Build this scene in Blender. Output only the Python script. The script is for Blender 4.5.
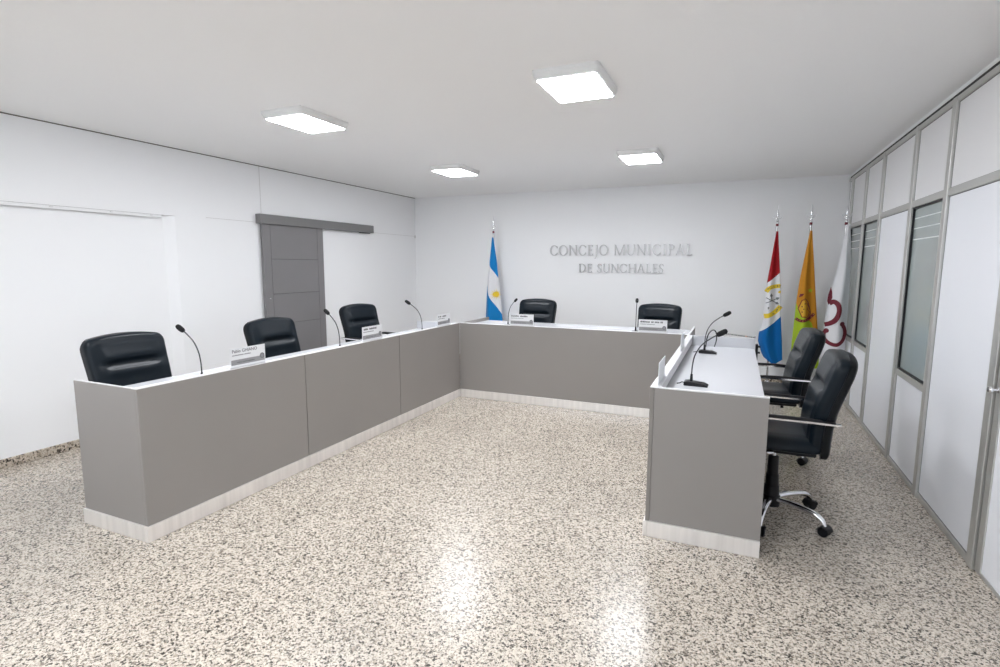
import bpy, bmesh, math, random
from mathutils import Vector, Matrix
random.seed(7)
for o in list(bpy.data.objects): bpy.data.objects.remove(o)
scene = bpy.context.scene
COL = scene.collection
PI = math.pi

# ------------------------------------------------------------------ camera
CAM_H = 1.55
cd = bpy.data.cameras.new('camera'); cam = bpy.data.objects.new('camera', cd); COL.objects.link(cam)
cd.sensor_width = 36.0; cd.sensor_fit = 'HORIZONTAL'; cd.lens = 536.44 * 36.0 / 1000.0
cd.clip_start = .05
fw = Vector((-0.39867, 0.90820, -0.12741)).normalized()
rt = Vector((0.91548, 0.40236, 0.00349)).normalized()
up = rt.cross(fw).normalized()
cam.matrix_world = Matrix(((rt.x, up.x, -fw.x, 0), (rt.y, up.y, -fw.y, 0), (rt.z, up.z, -fw.z, CAM_H), (0, 0, 0, 1)))
scene.camera = cam
# ------------------------------------------------------------------ world, exposure
LAMP_POWER = 30.0
w = bpy.data.worlds.new('world'); scene.world = w; w.use_nodes = True
w.node_tree.nodes['Background'].inputs[0].default_value = (.82, .91, 1.0, 1)
w.node_tree.nodes['Background'].inputs[1].default_value = 2.1
vs = scene.view_settings
vs.view_transform = 'Standard'; vs.look = 'None'; vs.gamma = 1.0; vs.use_curve_mapping = False
vs.exposure = 1.05

# ------------------------------------------------------------------ room numbers (metres, camera stands at x=0 y=0)
XL, XR, YB, YF, ZC = -4.995, 1.2, 7.821, -2.6, 2.645
ZT = .876            # top of the desk fronts

# ------------------------------------------------------------------ materials
MATS = {}
def mat(name, col, rough=.5, metal=0., spec=.5, coat=0., emit=None, strength=0., trans=0., bump=None, vary=None):
    if name in MATS: return MATS[name]
    m = bpy.data.materials.new(name); m.use_nodes = True
    nt = m.node_tree; b = nt.nodes['Principled BSDF']
    b.inputs['Base Color'].default_value = (*col, 1)
    b.inputs['Roughness'].default_value = rough
    b.inputs['Metallic'].default_value = metal
    b.inputs['Specular IOR Level'].default_value = spec
    b.inputs['Coat Weight'].default_value = coat
    b.inputs['Transmission Weight'].default_value = trans
    if emit:
        b.inputs['Emission Color'].default_value = (*emit, 1); b.inputs['Emission Strength'].default_value = strength
    tc = nt.nodes.new('ShaderNodeTexCoord')
    if bump:
        sc, st = bump
        n = nt.nodes.new('ShaderNodeTexNoise'); n.inputs['Scale'].default_value = sc; n.inputs['Detail'].default_value = 4
        bp = nt.nodes.new('ShaderNodeBump'); bp.inputs['Strength'].default_value = st; bp.inputs['Distance'].default_value = .01
        nt.links.new(tc.outputs['Object'], n.inputs['Vector'])
        nt.links.new(n.outputs['Fac'], bp.inputs['Height']); nt.links.new(bp.outputs['Normal'], b.inputs['Normal'])
    if vary:
        sc, amt, stretch = vary
        mp = nt.nodes.new('ShaderNodeMapping'); mp.inputs['Scale'].default_value = stretch
        n = nt.nodes.new('ShaderNodeTexNoise'); n.inputs['Scale'].default_value = sc; n.inputs['Detail'].default_value = 5
        mr = nt.nodes.new('ShaderNodeMapRange')
        mr.inputs['From Min'].default_value = .3; mr.inputs['From Max'].default_value = .7
        mr.inputs['To Min'].default_value = 1 - amt; mr.inputs['To Max'].default_value = 1 + amt
        mx = nt.nodes.new('ShaderNodeMix'); mx.data_type = 'RGBA'; mx.blend_type = 'MULTIPLY'; mx.inputs[0].default_value = 1
        mx.inputs[6].default_value = (*col, 1)
        nt.links.new(tc.outputs['Object'], mp.inputs['Vector']); nt.links.new(mp.outputs['Vector'], n.inputs['Vector'])
        nt.links.new(n.outputs['Fac'], mr.inputs['Value']); nt.links.new(mr.outputs['Result'], mx.inputs[7])
        nt.links.new(mx.outputs[2], b.inputs['Base Color'])
    MATS[name] = m
    return m

def terrazzo(name, light, tan, mid, dark, scale):
    m = bpy.data.materials.new(name); m.use_nodes = True; nt = m.node_tree; b = nt.nodes['Principled BSDF']
    N = nt.nodes.new; L = nt.links.new
    tc = N('ShaderNodeTexCoord')
    nz = N('ShaderNodeTexNoise'); nz.inputs['Scale'].default_value = 90; nz.inputs['Detail'].default_value = 2
    L(tc.outputs['Object'], nz.inputs['Vector'])
    add = N('ShaderNodeMix'); add.data_type = 'RGBA'; add.blend_type = 'LINEAR_LIGHT'; add.inputs[0].default_value = .008
    L(tc.outputs['Object'], add.inputs[6]); L(nz.outputs['Color'], add.inputs[7])
    v = N('ShaderNodeTexVoronoi'); v.inputs['Scale'].default_value = scale; v.inputs['Randomness'].default_value = 1
    L(add.outputs[2], v.inputs['Vector'])
    sep = N('ShaderNodeSeparateColor'); L(v.outputs['Color'], sep.inputs[0])
    r = N('ShaderNodeValToRGB'); r.color_ramp.interpolation = 'CONSTANT'
    e = r.color_ramp.elements
    e[0].position = 0; e[0].color = (*dark, 1); e[1].position = .13; e[1].color = (*mid, 1)
    for p, c in ((.27, tan), (.42, light), (.80, tuple(min(1, k * 1.12) for k in light))):
        q = e.new(p); q.color = (*c, 1)
    L(sep.outputs[0], r.inputs['Fac'])
    # matrix of fine chips
    v2 = N('ShaderNodeTexVoronoi'); v2.inputs['Scale'].default_value = scale * 2.3; L(add.outputs[2], v2.inputs['Vector'])
    s2 = N('ShaderNodeSeparateColor'); L(v2.outputs['Color'], s2.inputs[0])
    r2 = N('ShaderNodeValToRGB'); r2.color_ramp.interpolation = 'CONSTANT'
    e = r2.color_ramp.elements; e[0].position = 0; e[0].color = (.25, .23, .21, 1); e[1].position = .12; e[1].color = (.75, .72, .68, 1)
    q = e.new(.3); q.color = (1, 1, 1, 1)
    L(s2.outputs[1], r2.inputs['Fac'])
    mx = N('ShaderNodeMix'); mx.data_type = 'RGBA'; mx.blend_type = 'MULTIPLY'; mx.inputs[0].default_value = .8
    L(r.outputs['Color'], mx.inputs[6]); L(r2.outputs['Color'], mx.inputs[7])
    # broad, faint staining
    n3 = N('ShaderNodeTexNoise'); n3.inputs['Scale'].default_value = 1.3; n3.inputs['Detail'].default_value = 3
    L(tc.outputs['Object'], n3.inputs['Vector'])
    mr = N('ShaderNodeMapRange'); mr.inputs['From Min'].default_value = .35; mr.inputs['From Max'].default_value = .65
    mr.inputs['To Min'].default_value = .93; mr.inputs['To Max'].default_value = 1.05
    L(n3.outputs['Fac'], mr.inputs['Value'])
    m2 = N('ShaderNodeMix'); m2.data_type = 'RGBA'; m2.blend_type = 'MULTIPLY'; m2.inputs[0].default_value = 1
    L(mx.outputs[2], m2.inputs[6]); L(mr.outputs['Result'], m2.inputs[7])
    L(m2.outputs[2], b.inputs['Base Color'])
    b.inputs['Roughness'].default_value = .27; b.inputs['Specular IOR Level'].default_value = .5
    MATS[name] = m
    return m

wall_m = mat('white_paint', (.92, .92, .925), .6, bump=(60, .04))
ceil_m = mat('ceiling_paint', (.95, .945, .94), .75, bump=(40, .03))
panel_m = mat('white_laminate', (.91, .925, .97), .3)
upper_m = mat('offwhite_laminate', (.86, .855, .86), .35)
floor_m = terrazzo('terrazzo_floor', (.64, .575, .495), (.47, .405, .335), (.26, .225, .19), (.08, .07, .06), 128)
base_m = terrazzo('terrazzo_skirting', (.55, .48, .40), (.40, .34, .27), (.17, .145, .12), (.04, .035, .03), 78)
seam_m = mat('shadow_gap', (.16, .145, .13), .9)
faint_m = mat('faint_seam', (.68, .67, .66), .8)
taupe_m = mat('taupe_laminate', (.285, .265, .25), .42, vary=(1.2, .03, (1, 1, 1)))
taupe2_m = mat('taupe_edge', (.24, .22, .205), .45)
top_m = mat('white_worktop', (.68, .69, .725), .22)
inner_m = mat('white_panel_inner', (.64, .645, .67), .35)
capw_m = mat('white_edge', (.74, .735, .74), .35)
gap_m = mat('grey_gap', (.38, .38, .39), .5)
kick_m = mat('brushed_aluminium', (.90, .87, .845), .28, metal=.5, vary=(4, .09, (5, 5, .1)))
door_m = mat('grey_door', (.215, .205, .21), .45, vary=(2, .04, (1, 1, 1)))
groove_m = mat('door_groove', (.12, .115, .118), .7)
head_m = mat('grey_track_cover', (.20, .195, .195), .45)
alu_m = mat('anodised_aluminium', (.56, .555, .53), .36, metal=.6)
alud_m = mat('dark_gap', (.03, .03, .03), .8)
gask_m = mat('grey_gasket', (.22, .22, .215), .7)
glass_m = mat('frosted_glass', (.36, .41, .40), .22, coat=.3, vary=(.8, .10, (1, 1, 1)))
stripe_m = mat('etched_stripe', (.72, .76, .75), .5)
leather_m = mat('black_leather', (.0045, .0085, .013), .29, spec=.20, bump=(260, .08))
leather2_m = mat('black_vinyl_back', (.004, .005, .006), .45, spec=.2, bump=(200, .1))
chrome_m = mat('chrome', (.85, .85, .87), .12, metal=1.)
plastic_m = mat('black_plastic', (.008, .008, .010), .42, spec=.3)
foam_m = mat('black_foam', (.008, .008, .009), .95, bump=(900, .5))
neck_m = mat('gooseneck_metal', (.06, .06, .065), .35, metal=.7)
card_m = mat('white_card', (.82, .83, .85), .4)
band_m = mat('grey_band', (.30, .30, .31), .5)
ink_m = mat('dark_ink', (.06, .06, .075), .6)
ink2_m = mat('grey_ink', (.26, .26, .28), .6)
crest_m = mat('crest_grey', (.17, .17, .185), .6)
letter_m = mat('satin_letter', (.56, .55, .55), .35, metal=.5)
lampb_m = mat('lamp_housing', (.80, .80, .79), .45)
diff_m = mat('lamp_diffuser', (.9, .9, .9), .5, emit=(.96, .985, 1.03), strength=LAMP_POWER)
blue_m = mat('sky_blue_cloth', (.012, .215, .54), .65, spec=.15, bump=(300, .1))
blue2_m = mat('royal_blue_cloth', (.005, .14, .44), .6, spec=.15, bump=(300, .1))
white_cloth_m = mat('white_cloth', (.80, .80, .82), .7, spec=.15, bump=(300, .1))
red_cloth_m = mat('red_cloth', (.34, .010, .016), .6, spec=.15, bump=(300, .1))
orange_m = mat('orange_cloth', (.60, .26, .025), .6, spec=.15, bump=(300, .1))
green_m = mat('lime_green_cloth', (.40, .55, .03), .6, spec=.15, bump=(300, .1))
maroon_m = mat('maroon_print', (.16, .008, .022), .6)
yellow_m = mat('yellow_print', (.85, .62, .03), .6)
gold_m = mat('gold_print', (.75, .42, .03), .6)
greyp_m = mat('grey_print', (.20, .21, .22), .6)
wood_m = mat('pole_metal', (.62, .62, .63), .25, metal=.9)
tape_m = mat('printed_edge_tape', (.62, .60, .56), .5)
orangep_m = mat('orange_print', (.75, .20, .06), .5)

# ------------------------------------------------------------------ mesh helpers
def lerp_(a, b, t): return a + (b - a) * t
class MB:
    def __init__(s): s.v = []; s.f = []; s.m = []
    def add(s, verts, faces, mi=0):
        k = len(s.v); s.v += [tuple(p) for p in verts]
        for f in faces: s.f.append(tuple(i + k for i in f)); s.m.append(mi)
        return s
    def box(s, x0, x1, y0, y1, z0, z1, mi=0, bev=0.):
        if x0 > x1: x0, x1 = x1, x0
        if y0 > y1: y0, y1 = y1, y0
        if z0 > z1: z0, z1 = z1, z0
        bm = bmesh.new(); bmesh.ops.create_cube(bm, size=1)
        for v in bm.verts:
            v.co = Vector((x0 if v.co.x < 0 else x1, y0 if v.co.y < 0 else y1, z0 if v.co.z < 0 else z1))
        if bev > 0:
            bev = min(bev, .45 * min(x1 - x0, y1 - y0, z1 - z0))
            bmesh.ops.bevel(bm, geom=list(bm.edges), offset=bev, segments=2, profile=.5, affect='EDGES')
        bm.verts.index_update()
        s.add([v.co.copy() for v in bm.verts], [[v.index for v in f.verts] for f in bm.faces], mi); bm.free()
        return s
    def tube(s, pts, rad, n=10, mi=0, flat=1., smooth=0, upv=(0, 0, 1)):
        P = [Vector(p) for p in pts]
        if smooth: P = catmull(P, smooth)
        R = rad if callable(rad) else (lambda t: rad)
        rings = []; N = len(P); prev = None
        for i, p in enumerate(P):
            t = (P[min(i + 1, N - 1)] - P[max(i - 1, 0)]).normalized()
            ref = Vector(upv) if prev is None else prev
            a = t.cross(ref)
            if a.length < 1e-4: a = t.cross(Vector((1, 0, 0)))
            if a.length < 1e-4: a = t.cross(Vector((0, 1, 0)))
            a.normalize(); b = a.cross(t).normalized(); prev = b
            r = R(i / max(1, N - 1))
            rings.append([p + a * r * math.cos(2 * PI * k / n) + b * r * flat * math.sin(2 * PI * k / n) for k in range(n)])
        V = [q for r in rings for q in r]; F = []
        for i in range(N - 1):
            for k in range(n):
                F.append((i * n + k, i * n + (k + 1) % n, (i + 1) * n + (k + 1) % n, (i + 1) * n + k))
        F.append(tuple(range(n))[::-1]); F.append(tuple((N - 1) * n + k for k in range(n)))
        return s.add(V, F, mi)
    def lathe(s, prof, n=20, mi=0, c=(0, 0, 0)):
        V = []; F = []
        for r, z in prof:
            for k in range(n):
                a = 2 * PI * k / n; V.append((c[0] + r * math.cos(a), c[1] + r * math.sin(a), c[2] + z))
        M = len(prof)
        for i in range(M - 1):
            for k in range(n):
                F.append((i * n + k, i * n + (k + 1) % n, (i + 1) * n + (k + 1) % n, (i + 1) * n + k))
        F.append(tuple(range(n))[::-1]); F.append(tuple((M - 1) * n + k for k in range(n)))
        return s.add(V, F, mi)
    def prism(s, poly, y0, y1, mi=0):
        """polygon in x,z extruded along y"""
        n = len(poly); V = [(p[0], y0, p[1]) for p in poly] + [(p[0], y1, p[1]) for p in poly]
        F = [tuple(range(n)), tuple(range(2 * n - 1, n - 1, -1))] + [(i, i + n, (i + 1) % n + n, (i + 1) % n) for i in range(n)]
        return s.add(V, F, mi)
    def strip(s, outer, inner, y0, y1, mi=0):
        """band between two polylines in x,z, extruded along y"""
        for i in range(len(outer) - 1):
            s.prism([outer[i], outer[i + 1], inner[i + 1], inner[i]], y0, y1, mi)
        return s
    def xform(s, M):
        s.v = [tuple(M @ Vector(p)) for p in s.v]; return s
    def build(s, name, mats, parent=None, smooth=False, angle=40, fix=True):
        me = bpy.data.meshes.new(name); me.from_pydata(s.v, [], s.f); me.update()
        if not isinstance(mats, (list, tuple)): mats = [mats]
        for m in mats: me.materials.append(m)
        for p, i in zip(me.polygons, s.m): p.material_index = i
        if fix:
            bm = bmesh.new(); bm.from_mesh(me); bmesh.ops.recalc_face_normals(bm, faces=bm.faces); bm.to_mesh(me); bm.free()
        if smooth:
            for p in me.polygons: p.use_smooth = True
            try: me.set_sharp_from_angle(angle=math.radians(angle))
            except Exception: pass
        o = bpy.data.objects.new(name, me); COL.objects.link(o)
        if parent: o.parent = parent
        return o

def catmull(P, k):
    out = []
    for i in range(len(P) - 1):
        p0 = P[max(i - 1, 0)]; p1 = P[i]; p2 = P[i + 1]; p3 = P[min(i + 2, len(P) - 1)]
        for j in range(k):
            t = j / k
            out.append(.5 * ((2 * p1) + (p2 - p0) * t + (2 * p0 - 5 * p1 + 4 * p2 - p3) * t * t + (3 * p1 - p0 - 3 * p2 + p3) * t ** 3))
    out.append(P[-1]); return out

def tag(o, label=None, cat=None, group=None, kind=None):
    if label: o['label'] = label
    if cat: o['category'] = cat
    if group: o['group'] = group
    if kind: o['kind'] = kind
    return o
def empty(name, loc=(0, 0, 0), rz=0):
    o = bpy.data.objects.new(name, None); COL.objects.link(o); o.location = loc; o.rotation_euler = (0, 0, rz)
    o.empty_display_size = .1
    return o
def copy_tree(o, parent=None):
    c = o.copy(); COL.objects.link(c); c.parent = parent
    for ch in list(o.children): copy_tree(ch, c)
    return c
def S(o, label=None): return tag(o, label, None, None, 'structure')

# ------------------------------------------------------------------ room shell
S(MB().box(XL - .15, XR + .1, YF - .1, YB + .1, -.12, 0).build('floor', floor_m), 'polished beige terrazzo floor with dark brown chips')
S(MB().box(XL - .15, XR + .1, YF - .1, YB + .1, ZC, ZC + .12).build('ceiling', ceil_m), 'plain white painted ceiling carrying square lamps')
S(MB().box(XL - .15, XR + .1, YB, YB + .1, 0, ZC).build('wall_back', wall_m), 'white back wall with raised metal lettering')
WX0, WX1, WZ0, WZ1 = -4.2, .4, .95, 2.3
wf = MB().box(XL - .15, WX0, YF - .1, YF, 0, ZC).box(WX1, XR + .1, YF - .1, YF, 0, ZC).box(WX0, WX1, YF - .1, YF, 0, WZ0).box(WX0, WX1, YF - .1, YF, WZ1, ZC)
S(wf.build('wall_front', wall_m), 'white wall with a wide window behind the viewpoint')
wn = S(empty('window_1', (0, YF, 0)), 'wide white framed window in the front wall')
for i in range(5):
    xx = lerp_(WX0, WX1 - .05, i / 4); MB().box(xx, xx + .05, -.08, -.03, WZ0, WZ1, bev=.004).build('mullion', mat('window_white', (.85, .85, .85), .4), wn)
for z in (WZ0, WZ1 - .05): MB().box(WX0, WX1, -.08, -.03, z, z + .05, bev=.004).build('frame_rail', MATS['window_white'], wn)
pm = bpy.data.materials.new('clear_glass'); pm.use_nodes = True; nt = pm.node_tree
tr = nt.nodes.new('ShaderNodeBsdfTransparent'); gl = nt.nodes.new('ShaderNodeBsdfGlossy'); gl.inputs['Roughness'].default_value = .02
mxs = nt.nodes.new('ShaderNodeMixShader'); mxs.inputs[0].default_value = .06
nt.links.new(tr.outputs[0], mxs.inputs[1]); nt.links.new(gl.outputs[0], mxs.inputs[2]); nt.links.new(mxs.outputs[0], nt.nodes['Material Output'].inputs['Surface'])
for i in range(4):
    MB().box(lerp_(WX0, WX1 - .05, i / 4) + .05, lerp_(WX0, WX1 - .05, (i + 1) / 4), -.058, -.054, WZ0 + .05, WZ1 - .05).build('pane', pm, wn)
# left wall: a shallow recess with soft bevelled edge up to 2 m height
D = .042
m = MB()
m.box(XL - .12, XL, 3.565, YB, 0, ZC)
m.box(XL - .12, XL, YF, 3.565, 2.005, ZC)
m.box(XL - .12, XL - D, YF, 3.565, 0, 2.005)
m.add([(XL, 3.565, 0), (XL, 3.565, 2.005), (XL - D, 3.47, 2.005), (XL - D, 3.47, 0), (XL - D, 3.565, 0), (XL - D, 3.565, 2.005)],
      [(0, 1, 2, 3), (0, 3, 4), (1, 5, 2)])
wl = S(m.build('wall_left', wall_m), 'white left wall with a shallow recess and a sliding door')
MB().box(XL, XL + .002, 4.602, 4.609, 2.12, ZC - .006).build('seam', faint_m, wl)
MB().box(XL, XL + .0015, 3.90, 4.53, 2.013, 2.018).build('seam', faint_m, wl)
MB().box(XL, XL + .0015, 6.67, YB, 2.013, 2.018).build('seam', faint_m, wl)
MB().box(XL, XL + .004, YB - .03, YB, 1.985, 2.03).build('wall_clip', faint_m, wl)
S(MB().box(XL, XL + .005, YF, YB, ZC - .008, ZC).build('trim_1', seam_m), 'thin dark gap line between left wall and ceiling')
bb = MB().box(XL - D, XL - D + .018, YF, 3.46, 0, .07, bev=.004).box(XL, XL + .014, 3.565, YB, 0, .07, bev=.004).build('baseboard_left', base_m)
S(bb, 'terrazzo skirting along the left wall')
S(MB().box(XL, XR, YB - .014, YB, 0, .07, bev=.004).build('baseboard_back', base_m), 'terrazzo skirting along the back wall')

# rail over the recess
t = empty('curtain_rail', (XL - D, 0, 2.0))
MB().box(0, .04, 0.6, 3.44, -.024, .003, bev=.004).build('track', mat('rail_white', (.85, .85, .85), .4), t)
MB().box(.004, .034, .6, 3.46, .003, .0048).build('gap_line', seam_m, t)
for yy in (2.53, 2.98, 3.33):
    MB().box(.04, .046, yy, yy + .02, -.012, -.002).build('clip', capw_m, t)
tag(t, 'slim white track along the top of the left wall recess', 'rail')

# sliding door with header
d1 = S(empty('door_1', (XL, 0, 0)), 'grey panelled sliding door under a grey track cover')
DX0, DX1 = .015, .05
ydl, ydr = 4.565, 5.54
zs = [.02, .445, .84, 1.197, 1.603, 2.0]
MB().box(DX0, DX1 - .004, ydl + .004, ydr - .004, .02, 2.0).build('core', groove_m, d1)
for a, b in ((ydl, 4.675), (5.435, ydr)):
    MB().box(DX0, DX1, a, b, .02, 2.0, bev=.003).build('stile', door_m, d1)
for i in range(5):
    MB().box(DX0, DX1, 4.678, 5.432, zs[i] + .003, zs[i + 1] - .003, bev=.003).build('panel', door_m, d1)
lk = MB().lathe([(.012, 0), (.012, .006), (.008, .012)], 14).xform(Matrix.Translation((DX1, 4.63, 1.15)) @ Matrix.Rotation(PI / 2, 4, 'Y')).build('lock', chrome_m, d1, True)
hd = MB().box(.001, .075, 4.52, 6.585, 2.0, 2.108, bev=.004).build('track_cover', head_m, d1)
MB().box(.03, .06, 6.30, 6.52, 1.99, 2.0).build('door_stop', plastic_m, hd)

# right wall: aluminium partition
PW = .07; PP = .018
wr = S(empty('wall_right', (XR, 0, 0)), 'white partition wall in an aluminium frame with frosted glass panes')
ZF = 2.592
MB().box(.0, .08, YF, YB, ZF, ZC).build('top_board', wall_m, wr)
MB().box(-.004, 0, YF, YB, ZF + .0, ZF + .024).build('gap_line', alud_m, wr)
MB().box(-PP + .004, .03, 2.42, YB, ZF - .035, ZF, bev=.003).build('top_rail', alu_m, wr)
posts = [3.345, 4.305, 5.077, 6.075, 6.80, 7.56]
for y in posts: MB().box(-PP, .045, y, y + PW, 0, ZF, bev=.004).build('post', alu_m, wr)
MB().box(-PP, .045, 2.35, 2.42, 0, ZF, bev=.004).build('post', alu_m, wr)
bays = [(posts[0] + PW, posts[1], 'w'), (posts[1] + PW, posts[2], 'g'), (posts[2] + PW, posts[3], 'w'), (posts[3] + PW, posts[4], 'g'),
        (posts[4] + PW, posts[5], 'g'), (posts[5] + PW, YB, 'w')]
def gasket(a, b, z0, z1, w=.005):
    g = MB()
    for q in ((a, a + w, z0, z1), (b - w, b, z0, z1), (a + w, b - w, z0, z0 + w), (a + w, b - w, z1 - w, z1)): g.box(-.0015, .0, *q)
    g.build('gasket', gask_m, wr)
for a, b, k in bays:
    gasket(a, b, 2.035, ZF - .035); gasket(a, b, .035, 1.988 if k == 'w' else .705)
    MB().box(-PP + .005, .03, a, b, 1.988, 2.035, bev=.003).build('rail', alu_m, wr)
    MB().box(0, .02, a, b, 2.035, ZF - .035).build('panel', upper_m, wr)
    MB().box(-PP + .005, .03, a, b, 0, .035, bev=.003).build('rail', alu_m, wr)
    if k == 'w':
        MB().box(0, .02, a, b, .035, 1.988).build('panel', panel_m, wr)
    else:
        MB().box(0, .02, a, b, .035, .705).build('panel', panel_m, wr)
        MB().box(-PP + .005, .03, a, b, .705, .75, bev=.003).build('rail', alu_m, wr)
        pn = MB().box(.012, .018, a + .012, b - .012, .762, 1.976).build('glass_pane', glass_m, wr)
        gs = MB()
        for q in ((a, a + .012, .75, 1.988), (b - .012, b, .75, 1.988), (a, b, .75, .762), (a, b, 1.976, 1.988)): gs.box(-.002, .02, *q)
        gs.build('gasket', plastic_m, wr)
        for z in (1.905, 1.83, 1.748):
            MB().box(.0112, .012, a + .02, b - .02, z - .004, z + .004).build('etched_stripe', stripe_m, pn)
MB().box(0, .06, YF, 2.35, 0, ZF).build('panel', panel_m, wr)
MB().box(0, .02, 2.42, 3.345, 2.10, ZF - .035).build('panel', upper_m, wr)
MB().box(-PP + .005, .03, 2.42, 3.345, 2.06, 2.10, bev=.003).build('rail', alu_m, wr)
# door in the partition
d2 = S(empty('door_2', (XR, 0, 0)), 'white partition door with aluminium frame and chrome knob')
MB().box(0, .03, 2.49, 3.27, .03, 2.0).build('panel', panel_m, d2)
for a, b in ((2.43, 2.49), (3.27, 3.33)): MB().box(-.008, .035, a, b, .01, 2.05, bev=.004).build('stile', alu_m, d2)
for a, b in ((.01, .03), (2.0, 2.05)): MB().box(-.006, .033, 2.49, 3.27, a, b, bev=.003).build('door_rail', alu_m, d2)
MB().box(.02, .04, 3.33, 3.345, 0, 2.06).build('gap_line', alud_m, d2)
kn = MB().lathe([(.022, 0), (.022, .006), (.009, .01), (.009, .03), (.022, .038), (.025, .05), (.018, .062), (.004, .065)], 18)
kn.xform(Matrix.Translation((-.008, 3.298, .955)) @ Matrix.Rotation(-PI / 2, 4, 'Y') @ Matrix.Scale(.7, 4)).build('door_knob', chrome_m, d2, True)

# ------------------------------------------------------------------ ceiling lamps
def frustum(mb, hx0, hy0, z0, hx1, hy1, z1, mi=0, r=.03):
    def ring(hx, hy, z):
        pts = []
        for cx, cy, a0 in ((1, 1, 0), (-1, 1, 90), (-1, -1, 180), (1, -1, 270)):
            for k in range(5):
                a = math.radians(a0 + 90 * k / 4); pts.append((cx * (hx - r) + r * math.cos(a), cy * (hy - r) + r * math.sin(a), z))
        return pts
    A = ring(hx0, hy0, z0); B = ring(hx1, hy1, z1); n = len(A)
    mb.add(A + B, [(i, (i + 1) % n, n + (i + 1) % n, n + i) for i in range(n)] + [tuple(range(n))[::-1], tuple(range(n, 2 * n))], mi)
    return mb
def make_lamp():
    t = empty('ceiling_lamp')
    frustum(frustum(MB(), .195, .262, 0, .195, .262, -.018), .195, .262, -.018, .182, .248, -.05).build('housing', lampb_m, t, True, 30)
    MB().box(-.168, .168, -.225, .225, -.0535, -.0502).build('diffuser', diff_m, t)
    MB().box(-.188, .188, -.256, .256, -.0005, .0, bev=0).build('gap_line', seam_m, t)
    return t
lamp = make_lamp(); first = True
LY = [3.27, 5.615, .925]
LBL = {(0, 0): 'white square ceiling lamp above the row of three chairs at the long desk', (1, 0): 'white square ceiling lamp above the open floor beside the short desk',
       (0, 1): 'white square ceiling lamp above the corner where long desk meets back desk', (1, 1): 'white square ceiling lamp in front of the wall lettering',
       (0, 2): 'white square ceiling lamp behind the viewpoint on the long desk side', (1, 2): 'white square ceiling lamp behind the viewpoint on the partition side'}
for j, y in enumerate(LY):
    for i, xx in enumerate((-3.035, -.94)):
        o = lamp if first else copy_tree(lamp); first = False
        o.location = (xx, y, ZC)
        tag(o, LBL[(i, j)], 'ceiling lamp', 'ceiling lamps')

# ------------------------------------------------------------------ desks
KH = .09
# long left desk
XF = -2.935; Y0 = 1.806; Y1 = 5.5125; XB = -3.506
t = empty('council_desk', (0, 0, 0))
js = [Y0, 3.044, 4.283, Y1]
for i in range(3):
    a = js[i] + (0 if i == 0 else .0035); b = js[i + 1] - (0 if i == 2 else .0035)
    MB().box(XF - .02, XF, a, b, KH, ZT - .004, bev=.0015).build('front_panel', taupe_m, t)
MB().box(XF - .022, XF - .006, Y0 + .02, Y1 - .02, KH, ZT - .01).build('backing', taupe2_m, t)
MB().box(XB, XF - .0205, Y0, Y0 + .02, KH, ZT - .004, bev=.0015).build('side_panel', taupe_m, t)
MB().box(XB, XF - .0205, Y1 - .02, Y1, KH, ZT - .004, bev=.0015).build('side_panel', inner_m, t)
MB().box(XB, XF - .045, Y0 + .006, Y0 + .018, ZT - .004, ZT - .001).build('edge_strip', capw_m, t)
MB().box(XB, XF - .045, Y1 - .021, Y1, ZT - .004, ZT).build('edge_strip', capw_m, t)
MB().box(XF - .045, XF, Y0, Y1, ZT - .004, ZT).build('cap', capw_m, t)
MB().box(XF - .045, XF - .025, Y0 + .02, Y1 - .02, .80, ZT - .004).build('fascia', top_m, t)
MB().box(XB, XF - .024, Y0 + .02, Y1 - .02, .755, .782, bev=.002).build('worktop', top_m, t)
MB().box(XF - .012, XF + .010, Y0 - .010, Y1, 0, KH, bev=.0015).build('kickplate', kick_m, t)
MB().box(XB - .01, XF - .0125, Y0 - .010, Y0 + .012, 0, KH, bev=.0015).build('kickplate', kick_m, t)
for y in js[1:3]: MB().box(XB + .05, XF - .025, y - .009, y + .009, .02, .754).build('inner_partition', taupe_m, t)
tag(t, 'long taupe council desk of three front panels along the left wall', 'desk')

# back desk
BX0, BX1, BYF, BYB = -2.934, -.393, 5.513, 6.285
t = empty('council_desk', (0, 0, 0))
MB().box(BX0, BX1, BYF, BYF + .02, KH, ZT - .004, bev=.0015).build('front_panel', taupe_m, t)
MB().box(BX0 + .002, BX0 + .020, BYF + .0205, BYB, KH, ZT - .004, bev=.0015).build('side_panel', taupe_m, t)
MB().box(BX1 - .018, BX1, BYF + .0205, BYB, KH, ZT - .004, bev=.0015).build('side_panel', taupe_m, t)
MB().box(BX0, BX1, BYF, BYF + .04, ZT - .004, ZT).build('cap', capw_m, t)
for a in (BX0 + .002, BX1 - .018): MB().box(a, a + .018, BYF + .04, BYB, ZT - .004, ZT).build('edge_strip', capw_m if a > -1 else taupe_m, t)
MB().box(BX0 + .021, BX1 - .019, BYF + .021, BYB - .04, .815, .84, bev=.002).build('worktop', top_m, t)
MB().box(BX0 + .012, BX1, BYF - .010, BYF + .012, 0, KH, bev=.0015).build('kickplate', kick_m, t)
tag(t, 'wide taupe council desk in front of the lettered back wall', 'desk')

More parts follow.
